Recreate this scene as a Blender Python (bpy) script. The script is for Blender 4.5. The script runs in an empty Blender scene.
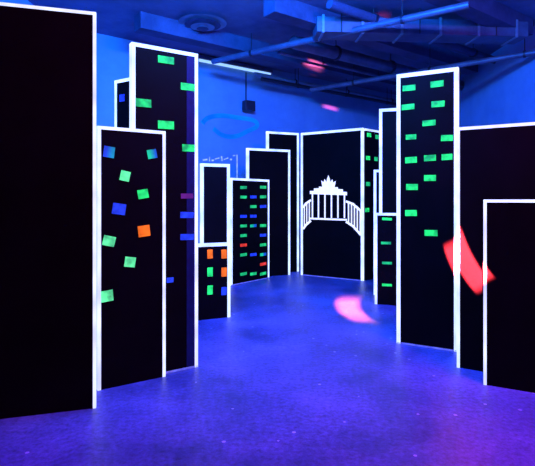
import bpy, bmesh, math, random
from mathutils import Vector, Matrix
random.seed(4)
S = bpy.context.scene
COL = S.collection
F, CX, HY, EYE = 480.0, 267.5, 200.0, 1.5

# ------------------------------------------------------------ materials
def mat_new(n):
    m = bpy.data.materials.new(n); m.use_nodes = True
    return m, m.node_tree.nodes, m.node_tree.links, m.node_tree.nodes['Principled BSDF']

def glow(name, col, s, var=0.25, scale=14, base=.3, col2=None):
    m, N, L, b = mat_new(name)
    b.inputs['Base Color'].default_value = (col[0]*base, col[1]*base, col[2]*base, 1)
    b.inputs['Roughness'].default_value = .6
    b.inputs['Specular IOR Level'].default_value = .15
    b.inputs['Emission Color'].default_value = (*col, 1)
    tc = N.new('ShaderNodeTexCoord'); nz = N.new('ShaderNodeTexNoise'); nz.inputs['Scale'].default_value = scale
    oi = N.new('ShaderNodeObjectInfo')
    ad = N.new('ShaderNodeVectorMath'); ad.operation = 'ADD'
    L.new(tc.outputs['Object'], ad.inputs[0]); L.new(oi.outputs['Location'], ad.inputs[1])
    mr = N.new('ShaderNodeMapRange')
    mr.inputs['From Min'].default_value = .3; mr.inputs['From Max'].default_value = .7
    mr.inputs['To Min'].default_value = s*(1-var); mr.inputs['To Max'].default_value = s*(1+var)
    L.new(ad.outputs[0], nz.inputs['Vector']); L.new(nz.outputs['Fac'], mr.inputs['Value'])
    L.new(mr.outputs['Result'], b.inputs['Emission Strength'])
    if col2:   # two paints meeting across the patch
        sx = N.new('ShaderNodeSeparateXYZ'); L.new(tc.outputs['Object'], sx.inputs[0])
        m2 = N.new('ShaderNodeMapRange'); m2.inputs['From Min'].default_value = -.02; m2.inputs['From Max'].default_value = .03
        L.new(sx.outputs['X'], m2.inputs['Value'])
        mx = N.new('ShaderNodeMix'); mx.data_type = 'RGBA'
        mx.inputs['A'].default_value = (*col, 1); mx.inputs['B'].default_value = (*col2, 1)
        L.new(m2.outputs['Result'], mx.inputs['Factor']); L.new(mx.outputs['Result'], b.inputs['Emission Color'])
    return m

def mottled(name, c1, c2, scale, rough, bump=0.0, spec=.5, metal=0, speck=None):
    m, N, L, b = mat_new(name)
    tc = N.new('ShaderNodeTexCoord'); nz = N.new('ShaderNodeTexNoise')
    nz.inputs['Scale'].default_value = scale; nz.inputs['Detail'].default_value = 10; nz.inputs['Roughness'].default_value = .68
    cr = N.new('ShaderNodeValToRGB')
    cr.color_ramp.elements[0].position = .36; cr.color_ramp.elements[1].position = .64
    cr.color_ramp.elements[0].color = (*c1, 1); cr.color_ramp.elements[1].color = (*c2, 1)
    L.new(tc.outputs['Object'], nz.inputs['Vector']); L.new(nz.outputs['Fac'], cr.inputs['Fac'])
    out = cr.outputs['Color']
    if speck:
        n3 = N.new('ShaderNodeTexNoise'); n3.inputs['Scale'].default_value = 26; n3.inputs['Detail'].default_value = 6; n3.inputs['Roughness'].default_value = .78
        mr = N.new('ShaderNodeMapRange'); mr.inputs['From Min'].default_value = .34; mr.inputs['From Max'].default_value = .66
        mr.inputs['To Min'].default_value = .5; mr.inputs['To Max'].default_value = 1.5
        L.new(tc.outputs['Object'], n3.inputs['Vector']); L.new(n3.outputs['Fac'], mr.inputs['Value'])
        mx = N.new('ShaderNodeVectorMath'); mx.operation = 'SCALE'
        L.new(out, mx.inputs[0]); L.new(mr.outputs['Result'], mx.inputs['Scale'])
        vo = N.new('ShaderNodeTexVoronoi'); vo.inputs['Scale'].default_value = 5
        lt = N.new('ShaderNodeMath'); lt.operation = 'LESS_THAN'; lt.inputs[1].default_value = .065
        L.new(tc.outputs['Object'], vo.inputs['Vector']); L.new(vo.outputs['Distance'], lt.inputs[0])
        mix = N.new('ShaderNodeMix'); mix.data_type = 'RGBA'; mix.inputs['B'].default_value = (*speck, 1)
        L.new(lt.outputs[0], mix.inputs['Factor']); L.new(mx.outputs[0], mix.inputs['A'])
        out = mix.outputs['Result']
        mr2 = N.new('ShaderNodeMapRange'); mr2.inputs['To Min'].default_value = rough-.15; mr2.inputs['To Max'].default_value = rough+.2
        L.new(nz.outputs['Fac'], mr2.inputs['Value']); L.new(mr2.outputs['Result'], b.inputs['Roughness'])
    else:
        b.inputs['Roughness'].default_value = rough
    L.new(out, b.inputs['Base Color'])
    b.inputs['Metallic'].default_value = metal
    b.inputs['Specular IOR Level'].default_value = spec
    if bump:
        n2 = N.new('ShaderNodeTexNoise'); n2.inputs['Scale'].default_value = scale*9; n2.inputs['Detail'].default_value = 6
        bp = N.new('ShaderNodeBump'); bp.inputs['Strength'].default_value = bump; bp.inputs['Distance'].default_value = .02
        L.new(tc.outputs['Object'], n2.inputs['Vector']); L.new(n2.outputs['Fac'], bp.inputs['Height'])
        L.new(bp.outputs['Normal'], b.inputs['Normal'])
    return m

M_black = mottled('matte_black_paint', (.0010, .0009, .0012), (.0022, .0016, .003), 3, .6, .05, .05)
M_white = glow('fluorescent_white_tape', (.64, .78, 1.0), 1.15, .28, 5, .5)
M_white_dim = glow('fluorescent_violet_tape', (.22, .26, 1.0), .4, .5)
M_mark = glow('pale_blue_paint', (.45, .62, 1.0), .65, .4)
M_side = glow('dark_blue_edge_paint', (.01, .02, .30), .12, .4, 14, .12)
M_art = glow('fluorescent_white_paint', (.78, .82, 1.0), 1.15, .12, 30)
M_green = glow('fluorescent_green', (.02, .95, .20), .90, .6, 12, .12)
M_green_dim = glow('dull_fluorescent_green', (.02, .85, .25), .60, .5, 10, .12)
M_mint = glow('fluorescent_mint', (.12, .90, .36), .90, .5, 14, .12)
M_blue = glow('fluorescent_blue', (.02, .07, .95), .70, .5, 14, .2)
M_teal = glow('fluorescent_blue_and_green', (.01, .75, .40), .7, .3, 10, .1, (.01, .10, .90))
M_blue_teal = glow('fluorescent_blue_with_green_edge', (.02, .08, .95), .7, .3, 10, .1, (.01, .40, .60))
M_red = glow('fluorescent_red', (.95, .05, .03), .8, .3, 10, .1)
M_purple = glow('dull_fluorescent_purple', (.35, .04, .50), .30, .3, 10, .1)
M_orange = glow('fluorescent_orange', (1.0, .17, .01), 1.0, .3, 12, .1)
M_cyan = glow('faint_cyan_light_trail', (.01, .42, .72), .16, .9, 2.0, .9)  # glowing colour that stands in for a trail of light
M_wall = mottled('blue_painted_wall', (.09, .24, .46), (.18, .38, .62), .35, .7, .1)
M_ceil = mottled('navy_ceiling', (.05, .08, .18), (.13, .18, .32), .9, .8, .2)
M_beam = mottled('dark_beam_paint', (.025, .04, .10), (.06, .085, .18), 2, .8, .2)
M_floor = mottled('screed_floor', (.022, .035, .14), (.11, .12, .38), .8, .40, .10, .5, 0, (.36, .38, .66))
M_duct = mottled('galvanised_duct', (.05, .075, .14), (.11, .15, .23), 3, .45, .05, .5, .2)
M_pipe = mottled('pale_metal_pipe', (.14, .22, .30), (.26, .36, .44), 3, .4, .05, .5, .3)
M_dark = mottled('dark_plastic', (.008, .009, .02), (.015, .017, .04), 8, .5)
M_tube = glow('ultraviolet_tube', (.30, .55, 1.0), 1.3, .05)

# ------------------------------------------------------------ helpers
def box(bm, x0, x1, y0, y1, z0, z1):
    v = [bm.verts.new(p) for p in ((x0,y0,z0),(x1,y0,z0),(x1,y1,z0),(x0,y1,z0),(x0,y0,z1),(x1,y0,z1),(x1,y1,z1),(x0,y1,z1))]
    for f in ((3,2,1,0),(4,5,6,7),(0,1,5,4),(1,2,6,5),(2,3,7,6),(3,0,4,7)):
        bm.faces.new([v[i] for i in f])

def mesh_obj(name, bm, mat, parent=None, mw=None, bevel=0):
    me = bpy.data.meshes.new(name)
    bmesh.ops.recalc_face_normals(bm, faces=bm.faces)
    bm.to_mesh(me); bm.free()
    me.materials.append(mat)
    o = bpy.data.objects.new(name, me); COL.objects.link(o)
    if parent: o.parent = parent
    if mw is not None: o.matrix_local = mw
    if bevel:
        b = o.modifiers.new('bevel', 'BEVEL'); b.width = bevel; b.segments = 2
    return o

def cyl(bm, a, b, r, seg=16):
    a = Vector(a); b = Vector(b); d = b-a
    m = Matrix.Translation((a+b)/2) @ d.to_track_quat('Z', 'Y').to_matrix().to_4x4()
    bmesh.ops.create_cone(bm, cap_ends=True, segments=seg, radius1=r, radius2=r, depth=d.length, matrix=m)

def tag(o, label, cat, group=None):
    o['label'] = label; o['category'] = cat
    if group: o['group'] = group

def frame(p0, p1):
    d = (Vector(p1)-Vector(p0)); w = d.length; d.normalize()
    m = Matrix(((d.x, -d.y, 0, p0[0]), (d.y, d.x, 0, p0[1]), (0, 0, 1, 0), (0, 0, 0, 1)))
    return m, w, d

def uv(p0, p1, x, y):
    """survey: where the sight line of a photo point meets the upright face p0-p1"""
    _, w, d = frame(p0, p1); t = (x-CX)/F
    u = (t*p0[1]-p0[0])/(d.x-t*d.y)
    dep = p0[1]+u*d.y
    return u, EYE+(HY-y)/F*dep, dep

def stroke(bm, pts, w, y=-.006, th=.006):
    for (a, b) in zip(pts[:-1], pts[1:]):
        a = Vector(a); b = Vector(b); d = b-a
        if d.length < 1e-5: continue
        d.normalize(); n = Vector((-d.y, d.x))*w/2
        a = a-d*w*.3; b = b+d*w*.3
        c = [a-n, b-n, b+n, a+n]
        v = [bm.verts.new((p.x, y, p.y)) for p in c]+[bm.verts.new((p.x, y+th, p.y)) for p in c]
        for f in ((0,1,2,3),(7,6,5,4),(0,4,5,1),(1,5,6,2),(2,6,7,3),(3,7,4,0)):
            bm.faces.new([v[i] for i in f])

def poly(bm, pts, y=-.006, th=.006):
    f = [bm.verts.new((p[0], y, p[1])) for p in pts]; b = [bm.verts.new((p[0], y+th, p[1])) for p in pts]
    bm.faces.new(f); bm.faces.new(b[::-1]); n = len(pts)
    for i in range(n): bm.faces.new((f[i], b[i], b[(i+1) % n], f[(i+1) % n]))

def cutout(label, p0, p1, h, sides='ltr', th=.06, tw=.045, wins=(), dim_bottom=False, inner=False):
    m, w, d = frame(p0, p1)
    root = bpy.data.objects.new('building_cutout', None); root.empty_display_size = .2
    COL.objects.link(root); root.matrix_world = m
    tag(root, label, 'building cutout', 'black-light city skyline cutouts')
    bm = bmesh.new(); box(bm, 0, w, 0, th, 0, h)
    mesh_obj('panel', bm, M_black, root)
    bm = bmesh.new(); e = .004
    if 'l' in sides: box(bm, -e, tw, -e, th+e, 0, h+e)
    if 'r' in sides: box(bm, w-tw, w+e, -e, th+e, 0, h+e)
    if 't' in sides: box(bm, -e, w+e, -e, th+e, h-tw, h+e)
    o = mesh_obj('outline_tape', bm, M_white, root); o['label'] = 'glowing white outline tape'
    if dim_bottom:
        bm = bmesh.new(); box(bm, 0, w, -e, 0, 0, .016)
        o = mesh_obj('base_tape', bm, M_white_dim, root); o['label'] = 'thin violet tape along the base'
    if inner:
        bm = bmesh.new(); box(bm, w-.105, w-tw, -.003, 0, 0.02, h-tw)
        o = mesh_obj('side_strip', bm, M_side, root); o['label'] = 'dark blue strip beside the outline'
    for (x, y, pw, ph, mt, ang) in wins:
        u, v, dep = uv(p0, p1, x, y)
        k = dep/F
        hu = pw*k/2/max(.4, abs(d.x)); hv = ph*k/2
        hu = min(hu, .1)
        a = random.uniform(-2, 2)
        bm = bmesh.new(); box(bm, -hu, hu, -.004, 0, -hv, hv)
        mesh_obj('painted_window', bm, mt, root, Matrix.Translation((u, 0, v)) @ Matrix.Rotation(math.radians(ang+a), 4, 'Y'))
    return root

G, MI, B, T, R, O, GD = M_green, M_mint, M_blue, M_teal, M_red, M_orange, M_green_dim

# ------------------------------------------------------------ room shell
H = 4.5
bw0, bw1 = (-3.6, 8.23), (4.6, 14.42)
def struct(name, bm, mat, mw=None):
    o = mesh_obj(name, bm, mat, None, mw); o['kind'] = 'structure'; return o
bm = bmesh.new(); box(bm, -3.8, 4.8, -2.2, 15, -.1, 0); struct('floor', bm, M_floor)
bm = bmesh.new(); box(bm, -3.8, 4.8, -2.2, 15, H, H+.1); struct('ceiling', bm, M_ceil)
bm = bmesh.new(); box(bm, -3.7, -3.6, -2.1, 8.4, 0, H); struct('wall_left', bm, M_wall)
bm = bmesh.new(); box(bm, 4.6, 4.7, -2.1, 14.5, 0, H); struct('wall_right', bm, M_wall)
bm = bmesh.new(); box(bm, -3.7, 4.7, -2.1, -2.0, 0, H); struct('wall_front', bm, M_wall)
mb, wb, db = frame(bw0, bw1)
bm = bmesh.new(); box(bm, 0, wb, 0, .1, 0, H); struct('wall_back', bm, M_wall, mb)

# ------------------------------------------------------------ skyline
cutout('wide plain black cutout with a white edge', (-2.05, 3.22), (-1.24, 3.46), 2.85, 'tr', .03, .018)
cutout('black cutout with tilted coloured square windows and white outline', (-1.333, 3.777), (-.871, 4.08), 2.08, 'ltr', .03, .022, [
    (109,152,9,11,M_blue_teal,8),(152,154,8,9,T,-10),(125,176,8,10,MI,12),(143,194,9,9,G,-8),(119,209,11,11,B,10),
    (144,231,10,11,O,-6),(109,241,10,10,MI,12),(130,262,9,10,MI,8),(107,296,10,11,MI,-6)])
cutout('tall black tower cutout with green and blue dashes', (-1.126, 3.99), (-.63, 4.316), 2.81, 'ltr', .055, .028, [
    (166,60,14,7,G,0),(188,87,13,7,G,0),(143,103,14,8,G,0),(166,125,14,8,G,0),(189,148,12,7,G,0),
    (187,196,11,5,M_purple,0),(187,215,12,6,B,0),(187,237,12,6,B,0),(170,280,6,5,B,0)], True, True)
cutout('tall narrow black cutout with a blue window', (-1.64, 5.16), (-1.02, 4.76), 2.78, 'ltr', .06, .03, [(122,98,6,7,B,0)])
cutout('plain black cutout with white outline', (-.86, 6.20), (-.50, 6.33), 1.97, 'ltr', .05, .036)
cutout('low black cutout with orange, green and blue windows', (-.86, 5.98), (-.48, 6.15), .95, 'tr', .05, .036, [
    (210,254,5,9,O,0),(224,254,5,9,O,0),(210,272,5,9,G,0),(224,272,5,9,O,0),(210,290,5,9,G,0),(224,291,5,8,B,0)])
gw = []
pat = ['G.G','GBG','.GB','BB.','GTG','G.B','R.G','GBT','..R','GGG']
for r, row in enumerate(pat):
    for c, ch in enumerate(row):
        if ch != '.':
            gw.append((243.5+c*9.8, 187.5+r*9.6-c*.15, 6, 2.8, {'G':GD,'B':B,'T':T,'R':R}[ch], 0))
cutout('black cutout with rows of small coloured windows', (-.639, 8.4), (.029, 9.23), 1.885, 'ltr', .05, .036, gw, True)
cutout('plain black cutout of middle height, white outline', (-.393, 9.25), (.45, 9.62), 2.5, 'ltr', .05, .04)
cutout('tall plain black cutout with white outline', (-.01, 9.8), (.655, 10.08), 2.9, 'ltr', .05, .04)
J0, J1 = (.67, 9.6), (1.769, 8.89)
gate = cutout('wide black cutout with a white painted columned gate', J0, J1, 2.835, 'ltr', .04, .042, (), True)
cutout('black cutout with small green windows', (1.835, 8.95), (2.19, 9.28), 2.83, 'tr', .04, .036, [
    (369,135,5,4,G,0),(377,137,4,4,GD,0),(368,158,5,4,G,0),(376,159,4,4,GD,0),(368,184,5,4,GD,0),(367,210,5,4,G,0)])
cutout('narrow plain black cutout, white outline', (1.686, 7.6), (2.25, 7.5), 1.975, 'lt', .05, .036)
cutout('tall plain black cutout, white outline', (1.665, 7.14), (2.35, 6.92), 2.85, 'ltr', .05, .04)
cutout('low black cutout with thin green windows', (1.55, 6.92), (2.1, 6.72), 1.31, 'ltr', .05, .032, [
    (387,219,9,2.5,G,0),(386,243,9,2.5,GD,0),(387,263,9,2.5,GD,0),(387,285,9,2.5,G,0)])
cutout('tall black tower cutout with scattered green dashes', (1.357, 5.03), (1.88, 4.74), 2.81, 'ltr', .055, .036, [
    (409,88,11,5.5,G,0),(437,84,11,6,G,0),(408,107,11,5.5,G,0),(438,104,11,6,G,0),(429,123,11,5.5,G,0),(411,137,9,5,G,0),(447,138,10,6,G,0),
    (411,160,10,6,G,0),(430,158,10,6,G,0),(447,157,9,6,G,0),(412,187,10,6,G,0),(430,178,10,6,G,0),(411,213,10,6,G,0),(431,233,11,6,G,0)], True)
cutout('plain black cutout, white outline', (1.70, 4.3), (2.45, 3.86), 2.145, 'ltr', .035, .022)
cutout('low plain black cutout, white outline', (1.759, 3.9), (2.5, 3.5), 1.5, 'ltr', .035, .02)

# painted gate on the wide cutout
def gp(x, y):
    u, v, _ = uv(J0, J1, x, y); return (u, v)
bm = bmesh.new()
def gs(pts, w=.024): stroke(bm, [gp(*p) for p in pts], w)
poly(bm, [gp(*p) for p in ((310,194),(310,191),(314,190.8),(314,188.4),(319,188.3),(319,186.6),(338,187.2),(338,189),(343,189.3),(343,191.7),(347,192),(347,195.3))])
for x in (312.5, 318.5, 325, 331.5, 338, 344.5): gs([(x,194),(x,217.5)], .028)
gs([(310.5,218.5),(346.5,219.8)], .034)
# chariot group: four horses' heads and the raised driver, compact and spiky
poly(bm, [gp(*p) for p in ((322.5,187),(321.3,180.5),(323.8,182.3),(324.6,179),(326.6,182),(327.2,178.5),(328.5,175.3),(329.8,178.6),(330.4,182),(332.4,179.3),(333.2,182.6),(335.8,181),(334.6,187.3))])
# colonnade wings curving down on both sides
gs([(303.5,207),(306,203.5),(310.5,200.5)], .042); gs([(346.5,201.5),(353,204),(360.5,210.5)], .042)
gs([(303.5,228.5),(306,225),(310.5,221)], .042); gs([(346.5,222),(353,226),(360.5,234.5)], .042)
for x, a, b in ((304.4,206,227.5),(306.8,203,225),(309.4,201,222)): gs([(x,a),(x,b)], .022)
for x, a, b in ((348.6,202,223.5),(351.6,203,225),(354.5,205,227.5),(357.4,207,230.5),(360.3,210.5,234)): gs([(x,a),(x,b)], .024)
o = mesh_obj('gate_painting', bm, M_art, gate); o['label'] = 'white line painting of a columned gate with chariot'

# ------------------------------------------------------------ wall things
def wp(x, y):
    u, v, _ = uv(bw0, bw1, x, y); return (u, v)
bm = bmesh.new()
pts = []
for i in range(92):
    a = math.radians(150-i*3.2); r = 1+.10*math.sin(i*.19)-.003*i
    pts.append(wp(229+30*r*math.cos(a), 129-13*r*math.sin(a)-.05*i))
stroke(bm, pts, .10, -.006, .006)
o = mesh_obj('wall_light_trail', bm, M_cyan, None, mb); tag(o, 'faint cyan looped light trail, painted onto the blue wall', 'wall painting')  # light trail on the wall, put in as a faintly glowing stroke
wm = bpy.data.objects.new('wall_mark', None); COL.objects.link(wm); wm.matrix_world = mb
tag(wm, 'row of small uneven white strokes on the blue wall', 'wall painting')
for (w_, p) in ((.030,[(203,160),(207,159.5)]),(.022,[(209.5,157),(209.5,161)]),(.034,[(212,160.5),(213.4,160.3)]),(.022,[(215,159),(219,158)]),(.03,[(221.5,156.5),(222,160.5)]),(.02,[(224,159.5),(228,158)]),(.034,[(230.3,159.5),(231.4,159.4)]),(.02,[(233,155.8),(235,155.4)]),(.022,[(237,155),(237,178)])):
    bm = bmesh.new(); stroke(bm, [wp(*q) for q in p], w_, -.006, .006)
    mesh_obj('paint_stroke', bm, M_mark, wm)
sp = bpy.data.objects.new('loudspeaker', None); COL.objects.link(sp)
u, v = wp(245, 107)
sp.matrix_world = mb @ Matrix.Translation((u, -.02, v))
tag(sp, 'small dark wall loudspeaker with a cable running up', 'loudspeaker')
bm = bmesh.new(); box(bm, -.13, .13, -.20, -.05, -.11, .11); mesh_obj('speaker_box', bm, M_dark, sp, None, .015)
bm = bmesh.new(); box(bm, -.04, .04, -.06, .02, -.05, .05); mesh_obj('bracket', bm, M_duct, sp)
bm = bmesh.new(); cyl(bm, (0, -.02, .05), (0, -.02, 4.30-v), .014); mesh_obj('cable', bm, M_dark, sp)

# ------------------------------------------------------------ ceiling services
bt = bpy.data.objects.new('tube_light', None); COL.objects.link(bt); bt.matrix_world = mb
tag(bt, 'long glowing tube light fixed high on the blue wall', 'light')
ua, va, _ = uv(bw0, bw1, 196, 56); ub, _, _ = uv(bw0, bw1, 270, 69)
zt = 4.36
bm = bmesh.new(); box(bm, ua, ub, -.10, 0, zt+.03, zt+.10); mesh_obj('housing', bm, M_duct, bt)
bm = bmesh.new(); cyl(bm, (ua+.04, -.06, zt), (ub-.04, -.06, zt), .028); mesh_obj('tube', bm, M_tube, bt)
df = bpy.data.objects.new('ceiling_vent', None); COL.objects.link(df); df.location = (-1.08, 8.0, H)
tag(df, 'round metal air diffuser on the ceiling', 'vent')
for i, (r, r2, z0, z1) in enumerate(((.40, .30, -.05, -.02), (.30, .20, -.085, -.055), (.20, .11, -.12, -.09), (.10, .03, -.15, -.125))):
    bm = bmesh.new()
    bmesh.ops.create_cone(bm, cap_ends=True, segments=40, radius1=r, radius2=r2, depth=z1-z0, matrix=Matrix.Translation((0, 0, (z0+z1)/2)))
    mesh_obj('diffuser_ring', bm, M_beam if i % 2 else M_pipe, df)
bm = bmesh.new(); cyl(bm, (0, 0, -.13), (0, 0, 0), .07, 24); mesh_obj('collar', bm, M_duct, df)
for k, off in enumerate((-1.3, -3.1, -4.9)):
    bm = bmesh.new()
    box(bm, (.9, 2.2, 3.6)[k], wb-.05-(1.0+1.5*k), off-.14, off+.14, 4.24, H)
    o = mesh_obj('ceiling_beam', bm, M_beam, None, mb); tag(o, 'dark blue painted concrete beam under the ceiling', 'beam', 'ceiling beams')
du = bpy.data.objects.new('air_duct', None); COL.objects.link(du)
du.matrix_world = Matrix.Translation((0.75, 7.6, 4.10)) @ Matrix.Rotation(math.radians(4), 4, 'Z')
tag(du, 'rectangular galvanised air duct hung below the ceiling', 'duct')
bm = bmesh.new(); box(bm, 0, 3.4, -.2, .2, 0, .24); mesh_obj('duct_body', bm, M_duct, du, None, .01)
for i in range(6):
    bm = bmesh.new(); x = .08+i*.62; box(bm, x, x+.035, -.22, .22, -.02, .26); mesh_obj('flange', bm, M_pipe, du)
    if i in (0, 2, 4):
        for yy in (-.215, .215):
            bm = bmesh.new(); cyl(bm, (x+.3, yy, 0), (x+.3, yy, .40), .01, 8); mesh_obj('hanger_rod', bm, M_dark, du)
def pipe(pts, r, label, mat=M_pipe):
    rt = bpy.data.objects.new('ceiling_pipe', None); COL.objects.link(rt); tag(rt, label, 'pipe', 'ceiling pipes')
    bm = bmesh.new()
    for a, b in zip(pts[:-1], pts[1:]): cyl(bm, a, b, r)
    mesh_obj('tube', bm, mat, rt)
    a, b = Vector(pts[0]), Vector(pts[1])
    for f in (.2, .5, .8):
        p = a.lerp(b, f); bm = bmesh.new(); cyl(bm, p, (p.x, p.y, H), .008, 8); cyl(bm, p-(b-a).normalized()*.02, p+(b-a).normalized()*.02, r*1.25)
        mesh_obj('hanger', bm, M_dark, rt)
def wl(u, off, z): 
    p = mb @ Vector((u, off, 0)); return (p.x, p.y, z)
pipe([wl(3.9, -.35, 4.2), wl(9.6, -.35, 4.2)], .05, 'long pale pipe running beside the rear wall')
pipe([wl(3.9, -.6, 4.05), wl(9.0, -.6, 4.05)], .04, 'dark conduit beside the rear wall', M_dark)
pipe([wl(3.2, -2.05, 4.12), wl(8.6, -2.05, 4.12)], .03, 'slim metal pipe hung below the ceiling', M_duct)
pipe([wl(3.2, -2.45, 4.20), wl(8.4, -2.45, 4.20)], .11, 'thick dark metal pipe hung below the ceiling', M_duct)
pipe([wl(2.8, -3.75, 4.33), wl(7.6, -3.75, 4.33)], .07, 'dark pipe close under the ceiling', M_beam)
pipe([wl(2.6, -.8, 4.14), wl(4.0, -5.2, 4.14)], .05, 'metal pipe crossing under the ceiling', M_duct)
pipe([wl(5.2, -.7, 3.98), wl(6.6, -5.9, 3.98)], .05, 'metal pipe crossing the ceiling', M_duct)

# ------------------------------------------------------------ lights
def area(loc, tgt, sx, sy, col, e):
    l = bpy.data.lights.new('area', 'AREA'); l.shape = 'RECTANGLE'; l.size = sx; l.size_y = sy; l.color = col; l.energy = e
    o = bpy.data.objects.new('lamp_area', l); COL.objects.link(o); o.location = loc
    o.rotation_euler = (Vector(tgt)-Vector(loc)).to_track_quat('-Z', 'Y').to_euler(); return o
def spot(loc, tgt, ang, col, e, sx=1, sy=1, roll=0, blend=.25):
    l = bpy.data.lights.new('spot', 'SPOT'); l.spot_size = math.radians(ang); l.spot_blend = blend; l.color = col; l.energy = e; l.shadow_soft_size = .01
    o = bpy.data.objects.new('lamp_spot', l); COL.objects.link(o); o.location = loc
    q = (Vector(tgt)-Vector(loc)).to_track_quat('-Z', 'Y') @ Matrix.Rotation(math.radians(roll), 3, 'Z').to_quaternion()
    o.rotation_euler = q.to_euler(); o.scale = (sx, sy, 1); return o
def gobo(loc, tgt, col, e, W, Lh, bend, roll, soft=.25):
    """effect projector with a procedural gobo: a bent bar, half width W, half length Lh (tangents)"""
    ang = 2*math.degrees(math.atan(max(Lh, W)*1.5))
    o = spot(loc, tgt, ang, col, e, 1, 1, roll, .05)
    l = o.data; l.use_nodes = True; l.shadow_soft_size = .003
    N, K = l.node_tree.nodes, l.node_tree.links
    em = [n for n in N if n.type == 'EMISSION'][0]
    tc = N.new('ShaderNodeTexCoord'); sx = N.new('ShaderNodeSeparateXYZ'); K.new(tc.outputs['Normal'], sx.inputs[0])
    def M(op, a, b=None):
        n = N.new('ShaderNodeMath'); n.operation = op
        for i, v in enumerate((a, b)):
            if v is None: continue
            if isinstance(v, (int, float)): n.inputs[i].default_value = v
            else: K.new(v, n.inputs[i])
        return n.outputs[0]
    z = M('ABSOLUTE', sx.outputs['Z'])
    px = M('DIVIDE', sx.outputs['X'], z); py = M('DIVIDE', sx.outputs['Y'], z)
    xb = M('SUBTRACT', px, M('MULTIPLY', M('MULTIPLY', py, py), bend))
    def edge(v, h):
        mr = N.new('ShaderNodeMapRange'); mr.interpolation_type = 'SMOOTHSTEP'
        mr.inputs['From Min'].default_value = h*(1+soft*.5); mr.inputs['From Max'].default_value = h*(1-soft)
        K.new(M('ABSOLUTE', v), mr.inputs['Value']); return mr.outputs['Result']
    K.new(M('MULTIPLY', edge(xb, W), edge(py, Lh)), em.inputs['Strength'])
    return o
UV = (.008, .075, 1)
area((0, 4.2, 4.35), (0.3, 8.0, 0), 3, .6, UV, 580)
area((-.3, 3.6, 4.2), (-.9, 10.5, 2.7), 2, .4, (.0, .25, 1), 640)
area((.4, 4.6, 3.95), (.6, 9.0, 4.7), 2.5, .2, (.01, .16, 1), 50)  # added uplight out of view, grazing the ceiling so the beams show relief
area((0.2, .0, 4.3), (0.5, 1.3, 0), 3, 1, (.90, .05, .75), 85)
area((2.6, 2.2, 4.2), (1.8, 3.0, 0), 1, .5, (1, .02, .4), 180)
gobo((.9, 2.0, 3.6), (1.12, 6.62, 0), (1, .14, .07), 90000, .028, .078, 3.0, 0, .6)
gobo((0.25, 0.3, 2.3), (1.755, 4.263, .955), (1, .035, .05), 520000, .018, .060, 1.8, 28)
gobo((1.0, 3.0, 2.6), (.93, 10.9, 4.5), (1, .10, .16), 60000, .030, .009, 0, -18, .7)
gobo((1.0, 3.0, 2.6), (1.58, 12.1, 3.83), (1, .06, .16), 30000, .022, .006, 0, -12, .7)
spot((1.8, 5.0, 4.28), (1.86, 8.0, 4.5), 9, (1, .03, .12), 4500, 1, .14, 0, 1)

w = bpy.data.worlds.new('World'); S.world = w; w.use_nodes = True
w.node_tree.nodes['Background'].inputs['Color'].default_value = (.01, .02, .2, 1)
w.node_tree.nodes['Background'].inputs['Strength'].default_value = .2

cam = bpy.data.cameras.new('camera'); cam.lens = 36*F/535; cam.sensor_width = 36; cam.shift_y = -33/535
co = bpy.data.objects.new('camera', cam); COL.objects.link(co); co.location = (0, 0, EYE); co.rotation_euler = (math.pi/2, 0, 0)
S.camera = co
S.view_settings.view_transform = 'Standard'
S.view_settings.look = 'None'
